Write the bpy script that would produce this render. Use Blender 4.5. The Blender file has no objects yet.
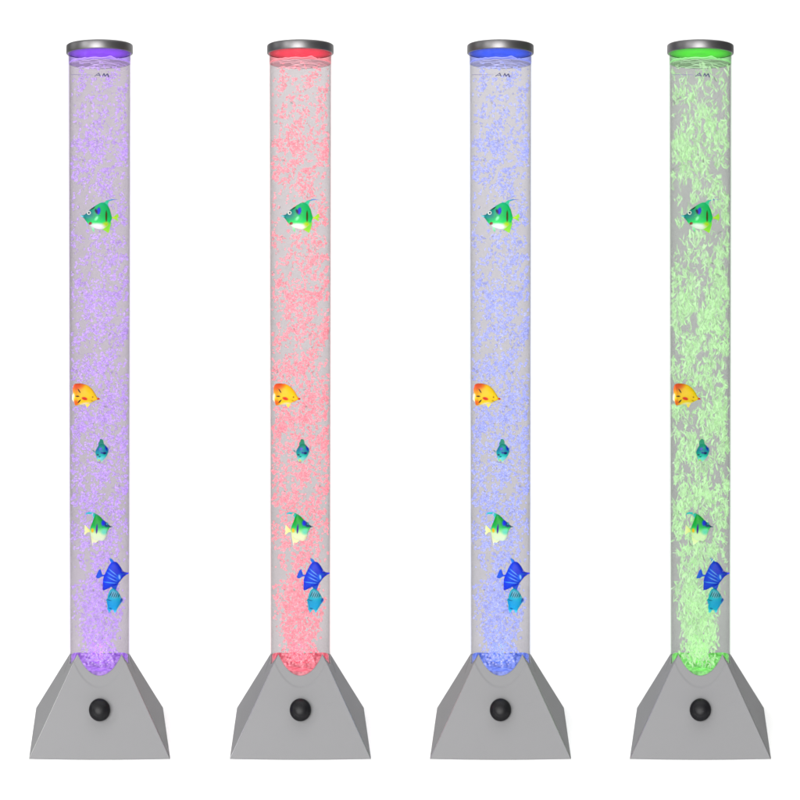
import bpy, math, random
from mathutils import Vector, noise
import numpy as np

# ------------------------------------------------------------------ camera, light, exposure
sc = bpy.context.scene
C = sc.collection
P = 1.0 / 600.0            # metres per unit used in this script (a lamp is 1.2 m tall)
D = 1200.0                 # distance from the camera to each lamp's axis
HZ = 471.2                 # camera height above the floor
YH = 262.0                 # height of the horizon in the photograph

cd = bpy.data.cameras.new('camera')
cam = bpy.data.objects.new('camera', cd); C.objects.link(cam)
cam.location = (0, 0, HZ * P); cam.rotation_euler = (math.pi / 2, 0, 0)
cd.type = 'PANO'; cd.panorama_type = 'CENTRAL_CYLINDRICAL'     # the four lamps are each seen head-on
cd.central_cylindrical_range_u_min = -400 / D; cd.central_cylindrical_range_u_max = 400 / D
cd.central_cylindrical_range_v_min = -(800 - YH) / D; cd.central_cylindrical_range_v_max = YH / D
cd.central_cylindrical_radius = 1.0
cd.clip_end = 200
sc.camera = cam

w = bpy.data.worlds.new('World'); sc.world = w; w.use_nodes = True
w.node_tree.nodes['Background'].inputs[0].default_value = (1, 1, 1, 1)
w.node_tree.nodes['Background'].inputs[1].default_value = 0.22

def area(name, loc, target, sx, sy, power, col=(1, 1, 1)):
    l = bpy.data.lights.new(name, 'AREA'); l.shape = 'RECTANGLE'; l.size = sx; l.size_y = sy
    l.energy = power; l.color = col
    o = bpy.data.objects.new(name, l); C.objects.link(o); o.location = loc
    o.rotation_euler = (Vector(target) - Vector(loc)).to_track_quat('-Z', 'Y').to_euler()
    return o
area('key_softbox', (-.36, -0.45, 0.9), (0, 1.97, 0.35), 1.4, 1.4, 98, (1, .99, .98))
area('side_strip', (-1.7, 0.35, 1.5), (0, 1.97, 1.0), 0.35, 0.6, 14)
area('edge_strip', (-3.2, 1.75, 1.9), (0, 1.97, 0.1), 0.7, 1.6, 13)
area('overhead_softbox', (0, 1.3, 3.2), (0, 1.8, 0), 4.2, 2.2, 68)
area('backdrop_light', (0, 2.9, 3.0), (0, 4.8, 0.9), 4.5, 1.0, 48)
sc.view_settings.view_transform = 'Standard'; sc.view_settings.look = 'None'
sc.view_settings.exposure = 0; sc.view_settings.gamma = 1
sc.cycles.transparent_max_bounces = 40
sc.cycles.max_bounces = 10
sc.cycles.use_denoising = True

# ------------------------------------------------------------------ helpers
def mat(name):
    m = bpy.data.materials.new(name); m.use_nodes = True
    return m, m.node_tree.nodes, m.node_tree.links, m.node_tree.nodes['Principled BSDF']
def pri(name, col, rough=.5, metal=0, **k):
    m, n, l, b = mat(name)
    b.inputs['Base Color'].default_value = (*col, 1); b.inputs['Roughness'].default_value = rough
    b.inputs['Metallic'].default_value = metal
    for a, v in k.items(): b.inputs[a.replace('_', ' ')].default_value = v
    return m
def mesh(name, vs, fs, smooth=True, cols=None, scale=P):
    me = bpy.data.meshes.new(name)
    me.from_pydata([(x * scale, y * scale, z * scale) for x, y, z in vs], [], fs)
    if smooth:
        me.polygons.foreach_set('use_smooth', [True] * len(me.polygons))
    if cols is not None:
        a = me.color_attributes.new('paint', 'FLOAT_COLOR', 'POINT')
        a.data.foreach_set('color', [c for q in cols for c in (*q, 1)])
    me.update()
    return me
def obj(name, me, m, parent=None, **props):
    o = bpy.data.objects.new(name, me); C.objects.link(o)
    if m is not None and not me.materials: me.materials.append(m)
    if parent: o.parent = parent
    for k, v in props.items(): o[k] = v
    return o
def recalc(me):
    import bmesh
    bm = bmesh.new(); bm.from_mesh(me); bmesh.ops.recalc_face_normals(bm, faces=bm.faces[:]); bm.to_mesh(me); bm.free()
    return me
def lathe(name, prof, n=96, closed=False, smooth=True):
    vs, fs = [], []
    for r, z in prof:
        for k in range(n):
            a = 2 * math.pi * k / n; vs.append((r * math.cos(a), r * math.sin(a), z))
    m = len(prof)
    for i in range(m if closed else m - 1):
        j = (i + 1) % m
        for k in range(n):
            k2 = (k + 1) % n
            fs.append((i * n + k, i * n + k2, j * n + k2, j * n + k))
    if not closed:
        fs.append(tuple(range(n))[::-1]); fs.append(tuple((m - 1) * n + k for k in range(n)))
    me = mesh(name, vs, fs, smooth)
    recalc(me)
    return me
def sharp(me, deg=35):
    me.set_sharp_from_angle(angle=math.radians(deg)); return me

# ------------------------------------------------------------------ setting: white studio sweep
white = pri('backdrop_white', (.9, .9, .9), .9)
vs, fs = [], []
prof = [(-3.0, 0), (0, 0), (2.0, 0), (3.6, 0)] + [(3.6 + 1.4 * math.sin(t), 1.4 - 1.4 * math.cos(t)) for t in [math.pi / 2 * i / 14 for i in range(1, 15)]] + [(5.0, 3.5)]
for y, z in prof:
    for x in (-5, -2.5, 0, 2.5, 5): vs.append((x, y, z))
for i in range(len(prof) - 1):
    for k in range(4): fs.append((i * 5 + k, i * 5 + k + 1, i * 5 + k + 6, i * 5 + k + 5))
bd = obj('backdrop', mesh('backdrop', vs, fs, scale=1), white)
bd['kind'] = 'structure'

# ------------------------------------------------------------------ materials of the lamps
def silver():
    m, n, l, b = mat('silver_paint')
    b.inputs['Roughness'].default_value = .55; b.inputs['Metallic'].default_value = .0; b.inputs['Specular IOR Level'].default_value = .18
    tc = n.new('ShaderNodeTexCoord')
    nz = n.new('ShaderNodeTexNoise'); nz.inputs['Scale'].default_value = 900; nz.inputs['Detail'].default_value = 3
    n2 = n.new('ShaderNodeTexNoise'); n2.inputs['Scale'].default_value = 22; n2.inputs['Detail'].default_value = 4
    l.new(tc.outputs['Object'], nz.inputs['Vector']); l.new(tc.outputs['Object'], n2.inputs['Vector'])
    mx = n.new('ShaderNodeMath'); mx.operation = 'MULTIPLY_ADD'; mx.inputs[1].default_value = 1.6
    l.new(nz.outputs['Fac'], mx.inputs[0]); l.new(n2.outputs['Fac'], mx.inputs[2])
    r = n.new('ShaderNodeValToRGB'); r.color_ramp.elements[0].position = .7; r.color_ramp.elements[1].position = 1.9
    r.color_ramp.elements[0].color = (.128, .129, .132, 1); r.color_ramp.elements[1].color = (.158, .159, .163, 1)
    l.new(mx.outputs[0], r.inputs[0]); l.new(r.outputs[0], b.inputs['Base Color'])
    bp = n.new('ShaderNodeBump'); bp.inputs['Strength'].default_value = .06; bp.inputs['Distance'].default_value = .0006
    l.new(nz.outputs['Fac'], bp.inputs['Height']); l.new(bp.outputs[0], b.inputs['Normal'])
    return m
SILVER = silver()
EDGE_GLINT = pri('rubbed_silver_edge', (.42, .42, .42), .34, 1.0)  # brighter metal on the chamfers stands in for highlights along the edges
GUN = pri('gunmetal', (.13, .127, .13), .42, 1.0)
BLACK = pri('black_plastic', (.004, .004, .005), .42, Specular_IOR_Level=.16)
PRINT = pri('navy_print', (.012, .01, .06), .5)
LINE = pri('level_line_print', (.10, .08, .20), .5)

def acrylic(name, tint):
    m, n, l, b = mat(name); n.remove(b); out = n['Material Output']
    t = n.new('ShaderNodeBsdfTransparent'); t.inputs[0].default_value = (*tint, 1)
    g = n.new('ShaderNodeBsdfGlossy'); g.inputs['Roughness'].default_value = .08
    lw0 = n.new('ShaderNodeLayerWeight'); lw0.inputs[0].default_value = .5; lw = n.new('ShaderNodeMath'); lw.operation = 'POWER'; lw.inputs[1].default_value = 5.0
    l.new(lw0.outputs['Facing'], lw.inputs[0])
    mp = n.new('ShaderNodeMath'); mp.operation = 'MULTIPLY_ADD'; mp.inputs[1].default_value = .35; mp.inputs[2].default_value = .0006
    mix = n.new('ShaderNodeMixShader')
    l.new(lw.outputs[0], mp.inputs[0]); l.new(mp.outputs[0], mix.inputs[0])
    l.new(t.outputs[0], mix.inputs[1]); l.new(g.outputs[0], mix.inputs[2]); l.new(mix.outputs[0], out.inputs[0])
    return m
def water_mat(name, tint):
    m, n, l, b = mat(name); n.remove(b); out = n['Material Output']
    t = n.new('ShaderNodeBsdfTransparent'); t.inputs[0].default_value = (*tint, 1)
    lw = n.new('ShaderNodeLayerWeight'); lw.inputs[0].default_value = .5
    pw = n.new('ShaderNodeMath'); pw.operation = 'POWER'; pw.inputs[1].default_value = 3
    mx = n.new('ShaderNodeMixRGB'); mx.inputs[1].default_value = (*tint, 1); mx.inputs[2].default_value = (*[c * .7 for c in tint], 1)
    l.new(lw.outputs['Facing'], pw.inputs[0]); l.new(pw.outputs[0], mx.inputs[0]); l.new(mx.outputs[0], t.inputs[0])
    l.new(t.outputs[0], out.inputs[0])
    return m
def bubble_mat(name, glow, s, alpha=.5):
    m, n, l, b = mat(name); out = n['Material Output']
    b.inputs['Base Color'].default_value = (.46, .45, .46, 1); b.inputs['Roughness'].default_value = .25
    b.inputs['Emission Color'].default_value = (*glow, 1)  # emission stands in for LED light scattered by the bubbles
    at = n.new('ShaderNodeAttribute'); at.attribute_name = 'paint'
    mu = n.new('ShaderNodeMath'); mu.operation = 'MULTIPLY'; mu.inputs[1].default_value = s
    l.new(at.outputs['Fac'], mu.inputs[0]); l.new(mu.outputs[0], b.inputs['Emission Strength'])
    t = n.new('ShaderNodeBsdfTransparent'); mix = n.new('ShaderNodeMixShader'); mix.inputs[0].default_value = alpha
    l.new(t.outputs[0], mix.inputs[1]); l.new(b.outputs[0], mix.inputs[2]); l.new(mix.outputs[0], out.inputs[0])
    return m
def surface_mat(name, glow, s):
    m, n, l, b = mat(name); out = n['Material Output']
    b.inputs['Base Color'].default_value = (.6, .58, .6, 1); b.inputs['Roughness'].default_value = .2
    tc = n.new('ShaderNodeTexCoord'); mp = n.new('ShaderNodeMapping'); mp.inputs['Scale'].default_value = (60, 160, 60)
    nz = n.new('ShaderNodeTexNoise'); nz.inputs['Scale'].default_value = 2.2; nz.inputs['Detail'].default_value = 4; nz.inputs['Distortion'].default_value = 1.2
    l.new(tc.outputs['Object'], mp.inputs[0]); l.new(mp.outputs[0], nz.inputs['Vector'])
    r = n.new('ShaderNodeValToRGB'); r.color_ramp.elements[0].position = .35; r.color_ramp.elements[1].position = .65
    r.color_ramp.elements[0].color = (*[g * .8 + .03 for g in glow], 1)
    r.color_ramp.elements[1].color = (*[min(1, g * .8 + .2) for g in glow], 1)
    l.new(nz.outputs['Fac'], r.inputs[0]); l.new(r.outputs[0], b.inputs['Emission Color']); b.inputs['Emission Strength'].default_value = s  # emission pattern stands in for LED light on the rippled underside
    bp = n.new('ShaderNodeBump'); bp.inputs['Strength'].default_value = .6; bp.inputs['Distance'].default_value = .002
    l.new(nz.outputs['Fac'], bp.inputs['Height']); l.new(bp.outputs[0], b.inputs['Normal'])
    t = n.new('ShaderNodeBsdfTransparent'); mix = n.new('ShaderNodeMixShader'); mix.inputs[0].default_value = .8
    l.new(t.outputs[0], mix.inputs[1]); l.new(b.outputs[0], mix.inputs[2]); l.new(mix.outputs[0], out.inputs[0])
    return m

def led_mat(name, glow, s):
    m, n, l, b = mat(name)
    b.inputs['Base Color'].default_value = (.12, .12, .12, 1)
    tc = n.new('ShaderNodeTexCoord'); v = n.new('ShaderNodeTexNoise'); v.inputs['Scale'].default_value = 120; v.inputs['Detail'].default_value = 3
    l.new(tc.outputs['Object'], v.inputs['Vector'])
    r = n.new('ShaderNodeValToRGB'); r.color_ramp.elements[0].position = .38; r.color_ramp.elements[1].position = .62
    r.color_ramp.elements[0].color = (*[g * .55 for g in glow], 1); r.color_ramp.elements[1].color = (*[min(1, g + .18) for g in glow], 1)
    l.new(v.outputs['Fac'], r.inputs[0]); l.new(r.outputs[0], b.inputs['Emission Color']); b.inputs['Emission Strength'].default_value = s
    return m

# ------------------------------------------------------------------ base: four-sided pyramid cut by the round tube
W_, A_, APEX = 66.8, 64.5, 126.8
def base_mesh():
    RC = 29.9; DL = .0045
    def h(x, y):
        a, b = abs(x) / W_, abs(y) / A_
        e = max(a, b, (a + b) / 2 * (1 + DL))
        r = math.hypot(x, y)
        t = min(1, max(0, (36.0 - r) / 1.8)); t = t * t * (3 - 2 * t)
        z = APEX * (1 - e) - 1.0 * t
        return min(z, 70.3) if y > 3 else z
    ca = math.atan2(A_, W_)
    angs = []
    base_c = [ca, math.pi - ca, math.pi + ca, 2 * math.pi - ca]
    for k in range(240): angs.append(2 * math.pi * k / 240)
    q = (1 - DL) / (1 + DL)
    c0, c1 = math.atan2(A_ * q, W_), math.atan2(A_, W_ * q)
    for c in (c0, (c0 + c1) / 2, c1): angs += [c, math.pi - c, math.pi + c, 2 * math.pi - c]
    angs = [t for t in angs if t in angs[-12:] or min(abs(t - u) for u in angs[-12:]) > .008]
    angs = sorted(angs)
    vs, fs = [], []
    radii = [0, .02, .05, .08, .11, .14, .17, .2, .25, .35, .5, .65, .8, .9, .97, 1.0]
    n = len(angs)
    def edge(a):
        c, s = math.cos(a), math.sin(a)
        return 1 / max(abs(c) / W_, abs(s) / A_)
    # inner wall, rings, skirt
    rings = []
    rings.append([((RC - .9) * math.cos(a), (RC - .9) * math.sin(a), 30) for a in angs])
    rings.append([((RC - .9) * math.cos(a), (RC - .9) * math.sin(a), h((RC) * math.cos(a), (RC) * math.sin(a)) - .9) for a in angs])
    offs = [0, .8, 1.6, 2.4, 3.2, 3.9, 4.3, 4.7, 5.1, 5.5, 5.9, 6.4, 7.2]
    for f in offs + [.1, .25, .4, .6, .8, .95, 1.0]:
        ring = []
        for a in angs:
            R = RC + f if f in offs and len(rings) < 15 else RC + 7.2 + (edge(a) - RC - 7.2) * f
            x, y = R * math.cos(a), R * math.sin(a)
            ring.append((x, y, max(.6, h(x, y) + 1.0)))
        rings.append(ring)
    rings.append([(x * 1.001, y * 1.001, 0.0) for x, y, z in rings[-1]])
    for r in rings: vs += r
    for i in range(len(rings) - 1):
        for k in range(n):
            k2 = (k + 1) % n
            fs.append((i * n + k, i * n + k2, (i + 1) * n + k2, (i + 1) * n + k))
    me = mesh('base', vs, fs)
    me.materials.append(SILVER); me.materials.append(EDGE_GLINT)
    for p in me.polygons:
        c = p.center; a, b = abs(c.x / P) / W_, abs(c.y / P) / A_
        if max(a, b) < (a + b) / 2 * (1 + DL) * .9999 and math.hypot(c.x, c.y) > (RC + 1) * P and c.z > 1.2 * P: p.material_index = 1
    recalc(me)
    return sharp(me, 22)
BASE = base_mesh()

# knob: rounded ball-shaped dial on a short stem, turned along the face's normal
kp = [(0.01, -3), (5, -3), (5, 0), (8.6, .4), (9.8, 2.2), (10.3, 4.6), (10.2, 6.6), (9.5, 8.6), (8.2, 10.2), (6.9, 11.1), (6.4, 11.2), (6.0, 11.5), (4, 12.2), (2, 12.5), (0.01, 12.6)]
KNOB = sharp(lathe('knob', kp, 64), 50)
CAP = sharp(lathe('cap', [(31.8, 208.0), (32.8, 208.0), (33.2, 208.3), (33.4, 208.9), (33.4, 215.2), (33.2, 216.2), (32.5, 216.8), (31, 217.0), (0.01, 217.0), (0.01, 212.2), (31.8, 212.2)], 128, closed=True), 45)
LID = lathe('cap_lining', [(0.01, 212), (31.75, 212), (31.75, 208.25), (0.01, 208.3)], 96, closed=True)
zt = HZ + 208.2
TUBE = sharp(lathe('tube', [(30.2, 52), (31.7, zt), (30.9, zt), (29.5, 52)], 128, closed=True), 60)
ZW = HZ + 198.8
WATER = sharp(lathe('water', [(0.01, 53), (29.1, 53), (30.4, ZW - 1), (0.01, ZW - 1)], 128, closed=True), 60)

GLOW_SLEEVE = sharp(lathe('lid_sleeve', [(30.3, HZ + 198.2), (30.75, HZ + 198.2), (30.85, HZ + 208.2), (30.4, HZ + 208.2)], 128, closed=True), 60)  # added ring; its tint stands in for coloured light above the water
# wavy water surface
def surf_mesh():
    vs, fs = [], []
    n = 96; R = 26
    def hz(x, y):
        v = .8 * noise.noise(Vector((x * .16, y * .16, 3.1))) + .5 * noise.noise(Vector((x * .4, y * .4, 7)))
        r = math.hypot(x, y)
        v += .5 * math.exp(-((r - 29) / 1.5) ** 2)
        if y < 0: v += 2.6 * math.exp(-((x - 10.5) / 2.9) ** 2) * math.exp(-((r - 28.5) / 3.2) ** 2)
        if y < 0: v += 1.1 * math.exp(-((x + 15) / 1.8) ** 2) * math.exp(-((r - 28.5) / 3.2) ** 2)
        return v
    for i in range(R + 1):
        r = 30.6 * i / R + .01
        for k in range(n):
            a = 2 * math.pi * k / n; x, y = r * math.cos(a), r * math.sin(a)
            vs.append((x, y, ZW + hz(x, y)))
    m = len(vs)
    for i in range(R):
        for k in range(n):
            k2 = (k + 1) % n; fs.append((i * n + k, i * n + k2, (i + 1) * n + k2, (i + 1) * n + k))
    # crest line that clings to the acrylic
    def ring(zfun, rad, r0, a0=0, a1=2 * math.pi, N=200):
        b = len(vs)
        for k in range(N + 1):
            a = a0 + (a1 - a0) * k / N; c, s = math.cos(a), math.sin(a)
            z = zfun(r0 * c, r0 * s)
            for q in range(6):
                t = 2 * math.pi * q / 6
                vs.append(((r0 + rad * math.cos(t)) * c, (r0 + rad * math.cos(t)) * s, z + rad * math.sin(t)))
        for k in range(N):
            for q in range(6):
                q2 = (q + 1) % 6
                fs.append((b + k * 6 + q, b + k * 6 + q2, b + (k + 1) * 6 + q2, b + (k + 1) * 6 + q))
    ring(lambda x, y: ZW + hz(x, y) + .3, .36, 30.3)
    for q in range(5):
        ring(lambda x, y, q=q: ZW - 1.6 - 1.9 * q + 1.5 * noise.noise(Vector((x * .11, y * .11, 11.3 * q + 2))), .3, 29.0 - .8 * (q % 2),
             math.radians(200 + 13 * (q * 7 % 5)), math.radians(290 + 17 * (q * 3 % 4)))
    return mesh('water_surface', vs, fs)
SURF = surf_mesh()

# printed level mark: strokes wrapped on the tube
def wrap(pts_img):
    out = []
    for X, Y in pts_img:
        x = (X - 99.5) * .975; r = 31.75
        y = -math.sqrt(max(r * r - x * x, 1)); f = (D + y) / D
        out.append((x, y, HZ - (Y - YH) * f))
    return out
def strokes(name, segs):
    vs, fs = [], []
    for (x0, y0), (x1, y1), wd in segs:
        L = math.hypot(x1 - x0, y1 - y0); nx, ny = -(y1 - y0) / L * wd / 2, (x1 - x0) / L * wd / 2
        N = max(1, int(L))
        b = len(vs)
        for k in range(N + 1):
            t = k / N; X, Y = x0 + (x1 - x0) * t, y0 + (y1 - y0) * t
            f = wrap([(X + nx, Y + ny), (X - nx, Y - ny)])
            vs += f + [(x * .996, y * .996, z) for x, y, z in f]
        for k in range(N):
            q = b + 4 * k
            fs += [(q, q + 1, q + 5, q + 4), (q + 2, q + 6, q + 7, q + 3), (q, q + 4, q + 6, q + 2), (q + 1, q + 3, q + 7, q + 5)]
        fs += [(b, b + 2, b + 3, b + 1), (b + 4 * N, b + 4 * N + 1, b + 4 * N + 3, b + 4 * N + 2)]
    return mesh(name, vs, fs, smooth=False)
LETTERS = strokes('level_letters', [((94.4, 76.3), (98.6, 73.1), .75), ((98.4, 72.9), (100.3, 76.4), 1.15), ((96.2, 75.2), (99.8, 75.4), .6),
                                    ((102.4, 76.2), (103.9, 73.3), .9), ((103.9, 73.4), (104.9, 76.4), 1.1), ((104.9, 76.4), (107.4, 73.7), .9), ((107.5, 73.7), (108.6, 77.2), 1.15)])
LEVEL = strokes('level_line', [((70.6, 74.6), (92.5, 74.9), .42)])

# light module at the foot of the tube
def module():
    vs, fs = [], []
    rnd = random.Random(4)
    prof = [(0.01, 57), (28.3, 57), (28.3, 70.5), (27, 71.2), (12, 70), (10, 73), (0.01, 73.5)]
    n = 48; b = 0
    for r, z in prof:
        for k in range(n):
            a = 2 * math.pi * k / n; vs.append((r * math.cos(a), r * math.sin(a), z))
    for i in range(len(prof) - 1):
        for k in range(n):
            k2 = (k + 1) % n; fs.append((i * n + k, i * n + k2, (i + 1) * n + k2, (i + 1) * n + k))
    b = len(vs)               # added glowing collar, shaped to fill the tube's foot with coloured light
    for k in range(n):
        a = 2 * math.pi * k / n; zc = 70.6 + 7 * math.cos(a) ** 2
        for r_, z_ in ((28.4, 60), (28.4, zc), (27.6, zc), (27.6, 60)): vs.append((r_ * math.cos(a), r_ * math.sin(a), z_))
    for k in range(n):
        k2 = (k + 1) % n
        for q in range(4):
            q2 = (q + 1) % 4; fs.append((b + 4 * k + q, b + 4 * k2 + q, b + 4 * k2 + q2, b + 4 * k + q2))
    for q in range(26):       # stubs, nozzle and clips
        a = rnd.uniform(0, 2 * math.pi); r = rnd.uniform(4, 22)
        cx, cy = r * math.cos(a), r * math.sin(a); s = rnd.uniform(1.2, 2.6); zz = rnd.uniform(72, 77)
        b = len(vs)
        for z in (62, zz):
            for dx, dy in ((-s, -s * .6), (s, -s * .6), (s, s * .6), (-s, s * .6)):
                vs.append((cx + dx * (1 if z < 65 else .8), cy + dy, z))
        fs += [(b, b + 1, b + 5, b + 4), (b + 1, b + 2, b + 6, b + 5), (b + 2, b + 3, b + 7, b + 6), (b + 3, b, b + 4, b + 7), (b + 4, b + 5, b + 6, b + 7)]
    me = mesh('light_module', vs, fs); recalc(me); return sharp(me, 30)
MODULE = module()

# ------------------------------------------------------------------ bubbles
FISHBOX = [(-2, 516, 19, 15), (-13, 338, 18, 15), (3, 284, 8, 12), (-1, 209, 14, 16), (14, 161, 17, 17), (14.5, 135, 9, 12)]
def bubbles(name, seed, count, streak):
    rnd = random.Random(seed)
    V, F, K = [], [], []
    off = Vector((seed * 13.7, seed * 5.1, 0))
    got = 0; tries = 0
    z0, z1 = 75, ZW - 2
    while got < count and tries < count * 60:
        tries += 1
        z = rnd.uniform(z0, z1)
        x = rnd.uniform(-28.2, 28.2); y = rnd.uniform(-1, 1) * math.sqrt(28.4 ** 2 - x * x)
        if rnd.random() < .35: y = -abs(y)
        skip = False
        for fx, fz, frx, frz in FISHBOX:
            if y < 2 and ((x - fx) / frx) ** 2 + ((z - fz) / frz) ** 2 < 1: skip = True
        if skip: continue
        t = (z - z0) / (z1 - z0)
        # image-like lean of the rising plumes
        if streak:
            p = Vector(((x - .16 * z) * .085, y * .025, z * .040)); q = Vector((x * .26, y * .06, z * .105))
        else:
            p = Vector(((x - .30 * z) * .072, y * .025, z * .045)); q = Vector(((x - .2 * z) * .24, y * .06, z * .15))
        d = noise.noise(p + off) * .6 + noise.noise(q + off) * .85
        d += .11 if .12 < t < .62 else .0
        d += .05 * math.sin(z * .045)
        if t > .93: d -= .06
        if x < -17: d -= .05 * ((-x - 17) / 10)
        if z < 150:                                   # plume rising out of the nozzle
            wdt = 16 + (z - 70) * .16
            cx = -1 + (z - 70) * -.01
            d = .34 - ((x - cx) / wdt) ** 2 * .42 + noise.noise(q + off) * .5
            if z < 76: d += .3
        elif z < 215:
            k = (z - 150) / 65
            d += (1 - k) * (.25 - ((x - 2) / 21) ** 2 * .55)
        thr = .02
        if rnd.random() > (d - thr) * 3.0 + .04: continue
        got += 1
        L = rnd.uniform(1.2, 2.6) * (2.7 if streak else 1.15); rad = rnd.uniform(.5, 1.25) * (.8 if streak else 1)
        if rnd.random() < .12: rad *= 1.35
        th = rnd.gauss(0, .55 if streak else 1.1); ph = rnd.uniform(0, math.pi)
        dx = Vector((math.sin(th), math.sin(th) * .4 * math.cos(ph), math.cos(th)))
        sd = dx.cross(Vector((0, 1, 0))).normalized(); up = sd.cross(dx).normalized()
        bend = rnd.gauss(0, .55) * (1.0 if streak else .7)
        b = len(V)
        for j, (s, rr) in enumerate(((-.5, .25), (-.25, .95), (.1, 1.0), (.4, .6), (.52, .15))):
            c = Vector((x, y, z)) + dx * (s * L) + sd * (bend * (.25 - s * s) * 2.2)
            for m in range(5):
                an = 2 * math.pi * m / 5
                w_ = rad * rr
                V.append(tuple(c + sd * (w_ * math.cos(an)) + up * (w_ * math.sin(an))))
        for j in range(4):
            for m in range(5):
                m2 = (m + 1) % 5
                F.append((b + j * 5 + m, b + j * 5 + m2, b + (j + 1) * 5 + m2, b + (j + 1) * 5 + m))
        F.append(tuple(b + m for m in range(4, -1, -1))); F.append(tuple(b + 20 + m for m in range(5)))
        g = rnd.choice((.7, .95, 1.1, 1.2, 1.5)) * rnd.uniform(.85, 1.1)
        if rnd.random() < .006: g = 0.0
        K += [(g, g, g)] * 25
    return mesh(name, V, F, True, K)
BUB_A = bubbles('bubbles', 3, 8400, False)
BUB_B = bubbles('bubbles', 8, 8200, True)

# ------------------------------------------------------------------ fish
FISH = None
def fish_mat():
    m, n, l, b = mat('fish_paint')
    at = n.new('ShaderNodeAttribute'); at.attribute_name = 'paint'
    hs = n.new('ShaderNodeHueSaturation'); hs.inputs['Value'].default_value = .94; hs.inputs['Saturation'].default_value = 1.08
    l.new(at.outputs['Color'], hs.inputs['Color']); l.new(hs.outputs[0], b.inputs['Base Color']); b.inputs['Roughness'].default_value = .5; b.inputs['Specular IOR Level'].default_value = .35
    return m
FISH = fish_mat()
def s2l(c):
    return tuple(((v / 255) / 12.92 if v / 255 < .04045 else ((v / 255 + .055) / 1.055) ** 2.4) for v in c)
def interp(pts, x):
    if x <= pts[0][0]: return pts[0][1]
    for i in range(len(pts) - 1):
        if x <= pts[i + 1][0]:
            p0 = pts[max(0, i - 1)]; p1 = pts[i]; p2 = pts[i + 1]; p3 = pts[min(len(pts) - 1, i + 2)]
            t = (x - p1[0]) / (p2[0] - p1[0])
            m1 = (p2[1] - p0[1]) / (p2[0] - p0[0]) * (p2[0] - p1[0]); m2 = (p3[1] - p1[1]) / (p3[0] - p1[0]) * (p2[0] - p1[0])
            return (2 * t ** 3 - 3 * t * t + 1) * p1[1] + (t ** 3 - 2 * t * t + t) * m1 + (-2 * t ** 3 + 3 * t * t) * p2[1] + (t ** 3 - t * t) * m2
    return pts[-1][1]
def painter(base, spots):
    """base: colour stops (position, colour) across axis 'y' or 'x'; spots: (cx, cy, rx, ry, angle, colour, softness)"""
    axis, stops = base
    def f(X, Y):
        v = Y if axis == 'y' else (X if axis == 'x' else X * axis[0] + Y * axis[1])
        c = stops[-1][1]
        if v <= stops[0][0]: c = stops[0][1]
        else:
            for (a, ca), (b, cb) in zip(stops, stops[1:]):
                if v <= b:
                    t = (v - a) / (b - a); c = tuple(p + (q - p) * t for p, q in zip(ca, cb)); break
        for cx, cy, rx, ry, an, col, soft in spots:
            a = math.radians(an); dx, dy = X - cx, Y - cy
            u = (dx * math.cos(a) + dy * math.sin(a)) / rx; v = (-dx * math.sin(a) + dy * math.cos(a)) / ry
            d = math.sqrt(u * u + v * v)
            t = min(1, max(0, (1 + soft - d) / (2 * soft)))
            c = tuple(p + (q - p) * t for p, q in zip(c, col))
        return s2l(c)
    return f
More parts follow.
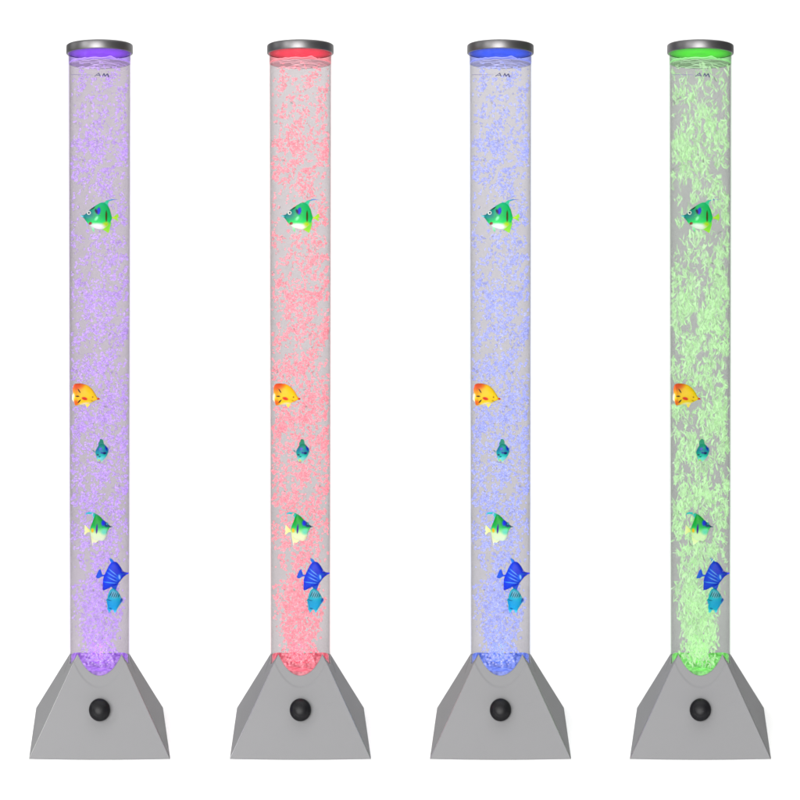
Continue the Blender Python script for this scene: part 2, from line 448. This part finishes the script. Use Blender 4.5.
def make_fish(spec):
    """returns {part name: [meshes]} in coordinates relative to the fish's own origin"""
    yd = spec['depth']; f = (D + yd) / D
    ox, oz = spec['origin']
    def tx(X, Y, dy):
        return ((X - ox) * f, dy, -(Y - oz) * f)
    top, bot = spec['top'], spec['bottom']
    x0, x1 = top[0][0], top[-1][0]
    N, M = 130, 120
    vs, fs, cs = [], [], []
    paint = painter(*spec['paint'])
    for i in range(N + 1):
        t = i / N; t = .5 - .5 * math.cos(math.pi * t)
        X = x0 + (x1 - x0) * t
        a, b = interp(top, X), interp(bot, X)
        if b < a + .1: b = a + .1
        c, hh = (a + b) / 2, (b - a) / 2
        th = spec['thick'] * (max(0, math.sin(math.pi * min(max(t, .02), .98))) ** .6)
        th = min(th, hh * .9 + .1)
        for k in range(M):
            an = 2 * math.pi * k / M
            Y = c - hh * math.sin(an) ; dy = -th * math.cos(an)
            vs.append(tx(X, Y, dy)); cs.append(paint(X, Y))
    for i in range(N):
        for k in range(M):
            k2 = (k + 1) % M; fs.append((i * M + k, i * M + k2, (i + 1) * M + k2, (i + 1) * M + k))
    fs.append(tuple(range(M))[::-1]); fs.append(tuple(N * M + k for k in range(M)))
    body = mesh('body', vs, fs, True, cs); recalc(body)
    parts = [('body', body)]
    for nm, poly, cols in spec['fins']:
        pf = painter(*cols)
        # smooth outline, fan of rings so the colours can vary
        pts = []
        L = len(poly)
        for i in range(L):
            p0, p1, p2, p3 = poly[i - 1], poly[i], poly[(i + 1) % L], poly[(i + 2) % L]
            for q in range(4):
                t = q / 4
                cr = [.5 * (2 * p1[j] + (p2[j] - p0[j]) * t * .6 + (2 * p0[j] - 5 * p1[j] + 4 * p2[j] - p3[j]) * t * t * .6 + (-p0[j] + 3 * p1[j] - 3 * p2[j] + p3[j]) * t ** 3 * .6) for j in (0, 1)]
                lin = [p1[j] + (p2[j] - p1[j]) * t for j in (0, 1)]
                pts.append(((lin[0] * .6 + cr[0] * .4) if t else p1[0], (lin[1] * .6 + cr[1] * .4) if t else p1[1]) if False else (lin[0], lin[1]))
        n = len(pts); vs, cs = [], []
        from mathutils.geometry import tessellate_polygon
        tris = tessellate_polygon([[Vector((a, b, 0)) for a, b in pts]])
        for side in (-.32, .32):
            for X, Y in pts: vs.append(tx(X, Y, side)); cs.append(pf(X, Y))
        fs = [tuple(t) for t in tris] + [tuple(i + n for i in reversed(t)) for t in tris]
        fs += [(i, (i + 1) % n, n + (i + 1) % n, n + i) for i in range(n)]
        me = mesh(nm, vs, fs, False, cs); recalc(me); parts.append((nm, me))
    if spec.get('eye'):
        X, Y, r, c1, c2 = spec['eye']
        vs, fs, cs = [], [], []
        for sgn in (-1, 1):
            b = len(vs); n = 20
            rr = [(0.0, .9), (.45, .85), (.5, .8), (.9, .45), (1.0, 0), (.9, -.5)]
            for q, (a, d) in enumerate(rr):
                for k in range(n):
                    an = 2 * math.pi * k / n
                    p = tx(X + a * r * math.cos(an), Y + a * r * math.sin(an), sgn * (spec['eyeoff'] + d * r * .45))
                    vs.append(p); cs.append(s2l(c2 if a < .48 else c1))
            for q in range(len(rr) - 1):
                for k in range(n):
                    k2 = (k + 1) % n; fs.append((b + q * n + k, b + q * n + k2, b + (q + 1) * n + k2, b + (q + 1) * n + k))
        me = mesh('eye', vs, fs, True, cs); recalc(me); parts.append(('eye', me))
    return parts

def q1(pts, ox, oy, s): return [(ox + a / s, oy + b / s) for a, b in pts]
Z1 = lambda *p: q1(p, 70, 190, 13.333)       # zoomed reading of the top fish
Z4 = lambda *p: q1(p, 70, 500, 13.333)
Z5 = lambda *p: q1(p, 80, 550, 10.0)
Z2 = lambda *p: q1(p, 60, 370, 8.0)
GR, TEAL, WH = (0, 185, 75), (10, 165, 150), (225, 250, 225)
specs = {}
specs['green_angelfish'] = dict(origin=(99.5, 217), depth=-14, thick=4.2,
    top=Z1((135, 340), (200, 325), (240, 280), (300, 235), (360, 195), (430, 165), (490, 195), (530, 255), (548, 320), (560, 360)),
    bottom=Z1((135, 345), (180, 372), (210, 410), (250, 465), (310, 500), (370, 520), (440, 520), (500, 480), (540, 425), (560, 380)),
    paint=(('y'), [(202, (20, 190, 130)), (208, (0, 190, 95)), (217, (0, 195, 85)), (222, (60, 225, 110)), (226, (225, 250, 225)), (230, (245, 255, 245))]),
    spots=[(86, 213, 8.5, 6.5, 15, (0, 130, 130), .4), (98.6, 211.2, 1.9, 3.6, 10, (20, 50, 215), .3), (96.2, 211.5, 1.2, 2.4, -20, (35, 15, 70), .3),
           (92.8, 208.4, 2.4, .7, -32, (20, 40, 40), .3), (106.3, 216.5, .95, 5.6, 0, (70, 55, 15), .2), (90.4, 223.6, 1.7, 1.4, -20, (140, 50, 50), .2),
           (96.5, 218.5, 2.6, 1.4, -55, (150, 240, 180), .5), (81.5, 216.3, 2.2, .8, 10, (140, 225, 235), .4), (105.5, 225, 3.2, 2.6, -40, (190, 230, 60), .6), (98, 226.5, 7, 2.6, 6, (245, 252, 245), .5)],
    fins=[('dorsal_fin', Z1((400, 180), (455, 165), (490, 140), (560, 122), (650, 127), (570, 133), (520, 150), (505, 190), (522, 250), (450, 230)), ('x', [(100, (0, 190, 110)), (109, (20, 200, 150)), (112, (20, 90, 230)), (118, (130, 90, 230))])),
          ('tail_fin', Z1((545, 365), (585, 355), (640, 310), (650, 360), (640, 418), (590, 385), (545, 378)), ('x', [(111, (200, 225, 60)), (115, (130, 220, 10)), (119, (160, 225, 20))])),
          ('anal_fin', Z1((425, 520), (470, 480), (550, 420), (545, 470), (515, 575), (470, 550)), ('y', [(222, (90, 215, 40)), (232, (150, 225, 0))])),
          ('pelvic_fin', Z1((285, 490), (300, 540), (325, 562), (322, 505)), ('y', [(226, (210, 250, 220)), (232, (90, 220, 130))]))],
    eye=(88.9, 213.0, 2.1, (225, 240, 225), (20, 70, 80)), eyeoff=3.1)
specs['yellow_butterflyfish'] = dict(origin=(86, 396), depth=-16, thick=4.0,
    top=Z2((102, 150), (112, 118), (140, 108), (180, 110), (220, 122), (255, 150), (280, 185), (297, 215), (318, 228)),
    bottom=Z2((102, 160), (110, 240), (120, 280), (150, 280), (190, 275), (230, 270), (270, 252), (297, 240), (318, 236)),
    paint=((.8, .6), [(72 * .8 + 390 * .6, (215, 90, 30)), (78.5 * .8 + 390 * .6, (244, 160, 20)), (83 * .8 + 391 * .6, (248, 200, 15)), (96 * .8 + 400 * .6, (250, 215, 30)), (96 * .8 + 405 * .6, (250, 240, 160))]),
    spots=[(77, 385.3, 5.5, 3.2, -10, (220, 85, 40), .6), (75.5, 402.6, 3.2, 3.5, 0, (235, 120, 60), .5), (73, 396, 1.6, 3.0, 0, (225, 215, 190), .4),
           (85.5, 404.5, 6.5, 2.6, -8, (250, 245, 190), .5), (82.5, 398, 6.5, 2.2, 0, (250, 205, 80), .8),
           (79.2, 390.6, 2.3, .65, 55, (40, 25, 10), .25), (77.4, 396, 2.0, .7, 0, (40, 25, 10), .25), (79.3, 401, 2.2, .65, -50, (40, 25, 10), .25),
           (84.6, 398.2, 2.8, 1.5, 15, (215, 45, 15), .2), (92.0, 400.4, 1.4, .3, 30, (150, 90, 0), .3), (99, 399, 1.8, 1.5, 0, (220, 60, 60), .3)],
    fins=[('tail_fin', Z2((108, 180), (98, 200), (97, 235), (108, 255), (118, 220)), ('y', [(392, (205, 190, 165)), (400, (205, 200, 170))])),
          ('pectoral_fin', Z2((200, 270), (218, 303), (228, 290), (245, 262)), ('y', [(403, (250, 235, 120)), (408, (245, 225, 90))]))],
    eye=(92.6, 396.7, 1.1, (240, 190, 20), (20, 20, 10)), eyeoff=3.4)
specs['small_teal_fish'] = dict(origin=(102.5, 450), depth=-8, thick=3.2,
    top=Z2((283, 650), (295, 625), (312, 600), (335, 592), (358, 598), (378, 622), (388, 640)),
    bottom=Z2((283, 668), (300, 715), (318, 730), (340, 722), (360, 708), (378, 680), (388, 650)),
    paint=(('y'), [(444, (10, 150, 110)), (450, (20, 130, 160)), (454, (30, 185, 165)), (458, (130, 235, 225)), (462, (170, 245, 235))]),
    spots=[(100.3, 448.5, 1.7, 1.1, -30, (110, 100, 215), .4), (103.2, 447.2, 1.2, .8, 40, (10, 170, 120), .3), (101.8, 452.3, 1.3, .9, 10, (20, 60, 150), .4), (99.6, 456.2, 1.2, .7, -20, (10, 110, 120), .3), (104.5, 452.7, 1.7, 1.2, 0, (25, 30, 100), .3), (97.8, 454.5, 1.1, .8, 0, (60, 50, 90), .3), (99, 460, 1.5, 1, 20, (215, 240, 120), .4),
           (106.3, 448, .8, 2.6, -15, (30, 40, 190), .3)],
    fins=[('dorsal_fin', Z2((306, 596), (310, 565), (328, 549), (345, 560), (352, 590), (372, 620), (340, 640), (312, 610)), ('y', [(439, (0, 145, 95)), (446, (10, 150, 130))])),
          ('pectoral_fin', Z2((280, 655), (268, 642), (258, 640), (266, 650), (282, 662)), ('y', [(449, (30, 70, 110)), (453, (40, 160, 170))])),
          ('pelvic_fin', Z2((300, 690), (292, 712), (304, 735), (320, 722), (335, 738), (352, 715), (350, 695)), ('y', [(458, (120, 230, 225)), (462, (190, 240, 190))])),
          ('tail_fin', Z2((366, 615), (384, 622), (390, 640), (380, 662), (368, 650)), ('y', [(446, (30, 60, 190)), (453, (30, 190, 180))]))],
    eye=(104.0, 453.4, 1.0, (150, 225, 240), (20, 20, 70)), eyeoff=1.6)
specs['white_bellied_angelfish'] = dict(origin=(97, 526), depth=-12, thick=3.8,
    top=Z4((262, 395), (285, 330), (320, 240), (345, 190), (395, 215), (450, 270), (500, 310), (535, 345), (566, 352)),
    bottom=Z4((262, 408), (280, 470), (330, 530), (390, 540), (440, 545), (480, 500), (498, 430), (530, 368), (566, 362)),
    paint=(('y'), [(514, (10, 165, 110)), (518, (0, 165, 40)), (525, (0, 175, 70)), (529, (120, 225, 130)), (533, (220, 250, 190)), (540, (235, 255, 215))]),
    spots=[(103.5, 522.5, 2.2, 2.8, 0, (70, 80, 225), .3), (106.8, 524.5, 2.3, 2.2, 0, (15, 60, 120), .3), (104.3, 531, 3.2, 2.8, 0, (120, 225, 190), .5),
           (96.8, 528.2, 1.0, 4.6, 4, (70, 40, 140), .2), (92.5, 530, 1.3, 2.0, 0, (240, 190, 40), .4), (108, 533, 1.0, 1.6, 0, (40, 50, 130), .3), (110.5, 526.6, 1.6, .8, 30, (30, 40, 110), .3)],
    fins=[('dorsal_fin', Z4((350, 185), (300, 165), (250, 160), (215, 172), (200, 205), (225, 185), (280, 190), (308, 215), (318, 265), (360, 240)), ('x', [(84, (60, 190, 215)), (93, (40, 205, 200)), (97, (0, 170, 90))])),
          ('tail_fin', Z4((272, 405), (240, 375), (200, 330), (190, 400), (190, 468), (235, 430), (272, 425)), ('x', [(84, (240, 255, 200)), (89, (235, 240, 130))])),
          ('anal_fin', Z4((275, 460), (300, 605), (345, 570), (400, 525), (330, 500)), ('y', [(535, (225, 245, 160)), (545, (245, 255, 215))]))],
    eye=(107.2, 524.0, 1.2, (90, 200, 210), (10, 20, 60)), eyeoff=1.8)
specs['blue_striped_angelfish'] = dict(origin=(113, 573), depth=-12, thick=3.8,
    top=Z5((228, 300), (240, 260), (270, 195), (300, 140), (335, 118), (370, 125), (400, 160), (430, 210), (460, 224), (488, 228)),
    bottom=Z5((228, 330), (240, 385), (270, 385), (300, 372), (340, 362), (370, 348), (395, 320), (430, 275), (460, 252), (488, 236)),
    paint=(('x'), [(102, (15, 55, 225)), (110, (15, 70, 225)), (116, (20, 50, 205)), (122, (40, 60, 215)), (129, (60, 60, 200))]),
    spots=[(118.5, 577, 2.4, 3.6, 20, (60, 110, 235), .5), (119.5, 576.3, 1.0, 2.6, -10, (150, 200, 250), .4), (123.0, 570, 1.5, 1.0, -20, (120, 60, 200), .3),
           (112.5, 571.2, 5.6, .34, 38, (140, 205, 255), .35), (111.5, 574.3, 6.2, .34, 30, (140, 205, 255), .35), (112, 578.4, 5.6, .36, 26, (150, 210, 255), .35), (110, 582, 6.8, .36, 5, (130, 205, 255), .35),
           (122, 573.5, 3.5, .5, 0, (20, 90, 190), .5)],
    fins=[('dorsal_fin', Z5((310, 130), (295, 95), (268, 78), (300, 80), (325, 95), (345, 122), (330, 150)), ('x', [(106, (90, 200, 235)), (112, (40, 120, 230)), (115, (20, 60, 225))])),
          ('tail_fin', Z5((222, 244), (205, 190), (185, 205), (165, 250), (155, 283), (190, 282), (218, 264), (246, 262), (246, 246), (228, 248)), ('x', [(95, (30, 110, 235)), (102, (50, 80, 215))])),
          ('anal_fin', Z5((228, 320), (225, 408), (260, 395), (310, 370), (300, 340)), ('y', [(583, (20, 70, 225)), (591, (50, 50, 190))])),
          ('pelvic_fin', Z5((310, 360), (330, 392), (360, 398), (385, 330), (340, 345)), ('y', [(584, (20, 80, 215)), (590, (20, 80, 200))]))],
    eye=(121.6, 571.2, 1.2, (150, 160, 240), (20, 10, 60)), eyeoff=1.9)
specs['cyan_sergeant_fish'] = dict(origin=(114, 601), depth=-13, thick=3.2,
    top=Z5((268, 520), (280, 450), (300, 405), (330, 385), (360, 400), (385, 425), (405, 460), (418, 490)),
    bottom=Z5((268, 530), (280, 580), (300, 600), (330, 598), (360, 600), (385, 570), (405, 530), (418, 500)),
    paint=(('y'), [(589, (30, 170, 180)), (597, (60, 190, 205)), (601, (20, 165, 215)), (606, (20, 170, 225)), (611, (60, 205, 235))]),
    spots=[(114.5, 593.5, 4.6, 3.6, 20, (110, 185, 200), .5)] + [(110.6 + 2.0 * k, 593.8 + .35 * k, .38, 3.0 - .3 * k, 25, (25, 45, 70), .4) for k in range(5)] + [(109, 599.6, 2.6, .4, 5, (10, 60, 100), .3), (110.5, 608, 1.5, .5, 10, (15, 60, 130), .3), (121.3, 600, .7, 2.0, 20, (70, 60, 170), .4)],
    fins=[('tail_fin', Z5((272, 560), (276, 622), (296, 628), (312, 600), (330, 595), (345, 628), (358, 625), (372, 590), (345, 560)), ('y', [(606, (40, 180, 225)), (613, (110, 225, 240))])),
          ('dorsal_fin', Z5((285, 470), (268, 490), (258, 500), (270, 520), (290, 520)), ('y', [(597, (40, 150, 170)), (602, (60, 190, 200))])),
          ('pectoral_fin', Z5((408, 475), (428, 490), (430, 505), (412, 530), (400, 545), (396, 500)), ('y', [(597, (60, 60, 160)), (604, (70, 170, 220))]))],
    eye=(119.6, 597.6, 1.0, (150, 220, 235), (10, 30, 80)), eyeoff=1.4)
for s in specs.values(): s['paint'] = (s['paint'], s.pop('spots')); s['fins'] = [(a, b, (c, [])) for a, b, c in s['fins']]
FISHPARTS = {k: make_fish(v) for k, v in specs.items()}
FLOOK = {
    'green_angelfish': ('green and white plastic angelfish with yellow-green tail, highest fish in the {} lamp', 'toy fish'),
    'yellow_butterflyfish': ('yellow and orange plastic fish with black marks at the left wall of the {} lamp', 'toy fish'),
    'small_teal_fish': ('small teal plastic fish with pointed top fin, below the yellow fish in the {} lamp', 'toy fish'),
    'white_bellied_angelfish': ('green-backed fish with pale belly above the dark blue fish in the {} lamp', 'toy fish'),
    'blue_striped_angelfish': ('dark blue plastic fish with pale stripes, large one low in the {} lamp', 'toy fish'),
    'cyan_sergeant_fish': ('light cyan plastic fish with dark bars, lowest fish in the {} lamp', 'toy fish')}
FGROUP = {'green_angelfish': 'green angelfish near the top', 'yellow_butterflyfish': 'yellow fish at the left wall', 'small_teal_fish': 'small teal fish',
          'white_bellied_angelfish': 'green backed fish with pale bellies', 'blue_striped_angelfish': 'dark blue striped fish', 'cyan_sergeant_fish': 'light cyan fish at the bottom'}

# ------------------------------------------------------------------ the four lamps
LAMPS = [
    # axis in the photo, colour word, glow of the lid, bubble emission colour, bubble strength, water tint
    (99.6, 'purple', (.36, .10, .95), (.36, .17, .78), .95, (.83, .845, .78), (.915, .885, .95)),
    (300.4, 'red', (1.0, .07, .14), (.95, .10, .16), 1.0, (.81, .90, .90), (.95, .885, .89)),
    (500.5, 'blue', (.05, .15, .95), (.18, .25, .85), .95, (.905, .875, .81), (.89, .90, .95)),
    (700.4, 'green', (.13, .85, .06), (.34, .72, .25), .95, (.815, .765, .815), (.89, .93, .89)),
]
knob_n = Vector((0, -math.sin(math.atan2(APEX, A_)), math.cos(math.atan2(APEX, A_))))
for i, (ax, word, glow, bub, bs, tint, wall) in enumerate(LAMPS):
    th = (ax - 400) / D
    root = bpy.data.objects.new('bubble_lamp', None); C.objects.link(root)
    root.empty_display_size = .05
    root.location = (D * P * math.sin(th), D * P * math.cos(th), 0); root.rotation_euler = (0, 0, -th)
    root['label'] = f'tall bubble lamp glowing {word}, clear water tube on a silver pyramid base'
    root['category'] = 'bubble lamp'; root['group'] = 'bubble lamps in a row'
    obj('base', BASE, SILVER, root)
    kz = 38.5
    k = obj('knob', KNOB, BLACK, root)
    k.location = Vector((0, -A_ * (1 - kz / APEX), kz + 1.0)) * P
    k.rotation_euler = knob_n.to_track_quat('Z', 'Y').to_euler()
    cp = obj('cap', CAP, GUN, root); cp.location.z = HZ * P
    lm = pri('lit_lid_' + word, (.12, .12, .12), .7); q = lm.node_tree.nodes['Principled BSDF']
    q.inputs['Emission Color'].default_value = (*glow, 1); q.inputs['Emission Strength'].default_value = .36  # emission stands in for LED light falling on the lining
    ld = obj('cap_lining', LID.copy(), lm, cp)
    tb = obj('tube', TUBE.copy(), acrylic('acrylic_' + word, wall), root)  # coloured glow along the walls is put into the acrylic tint
    if word != 'red':
        lt = obj('level_letters', LETTERS, PRINT, tb)
        ln = obj('level_line', LEVEL, LINE, tb)
    obj('lid_sleeve', GLOW_SLEEVE.copy(), water_mat('tinted_sleeve_' + word, tuple(1 - (1 - g) * .18 for g in glow)), root)
    wt = obj('water', WATER.copy(), water_mat('water_' + word, tint), root)
    sf = obj('water_surface', SURF.copy(), surface_mat('rippling_water_' + word, glow, .62), wt)
    bb = obj('bubbles', (BUB_B if word == 'green' else BUB_A).copy(), bubble_mat('bubbles_' + word, bub, bs), root)
    bb['kind'] = 'stuff'
    obj('light_module', MODULE.copy(), led_mat('led_' + word, glow, 1.1), root)
    # added fill light colours the lid from below; LED light at the foot
    l = bpy.data.lights.new('led_' + word, 'AREA'); l.shape = 'DISK'; l.size = 58 * P; l.color = glow; l.energy = .085
    lo = bpy.data.objects.new('lid_light', l); C.objects.link(lo); lo.parent = root
    lo.location = (0, 0, (ZW + 3) * P); lo.rotation_euler = (math.pi, 0, 0)
    l2 = bpy.data.lights.new('led_foot_' + word, 'POINT'); l2.color = glow; l2.energy = .12; l2.shadow_soft_size = .01
    l2o = bpy.data.objects.new('foot_light', l2); C.objects.link(l2o); l2o.parent = root
    l2o.location = (0, 0, 84 * P)
    for kind, parts in FISHPARTS.items():
        s = specs[kind]; f = (D + s['depth']) / D
        fr = bpy.data.objects.new(kind, None); C.objects.link(fr); fr.empty_display_size = .01
        lx, ly, lz = (s['origin'][0] - 99.6) * f * P, s['depth'] * P, (HZ - (s['origin'][1] - YH) * f) * P
        ct, st = math.cos(-th), math.sin(-th)
        fr.location = (root.location.x + lx * ct - ly * st, root.location.y + lx * st + ly * ct, lz)
        fr.rotation_euler = (0, 0, -th)
        fr['label'] = FLOOK[kind][0].format(word); fr['category'] = FLOOK[kind][1]; fr['group'] = FGROUP[kind]
        for nm, me in parts: obj(nm, me, FISH, fr)
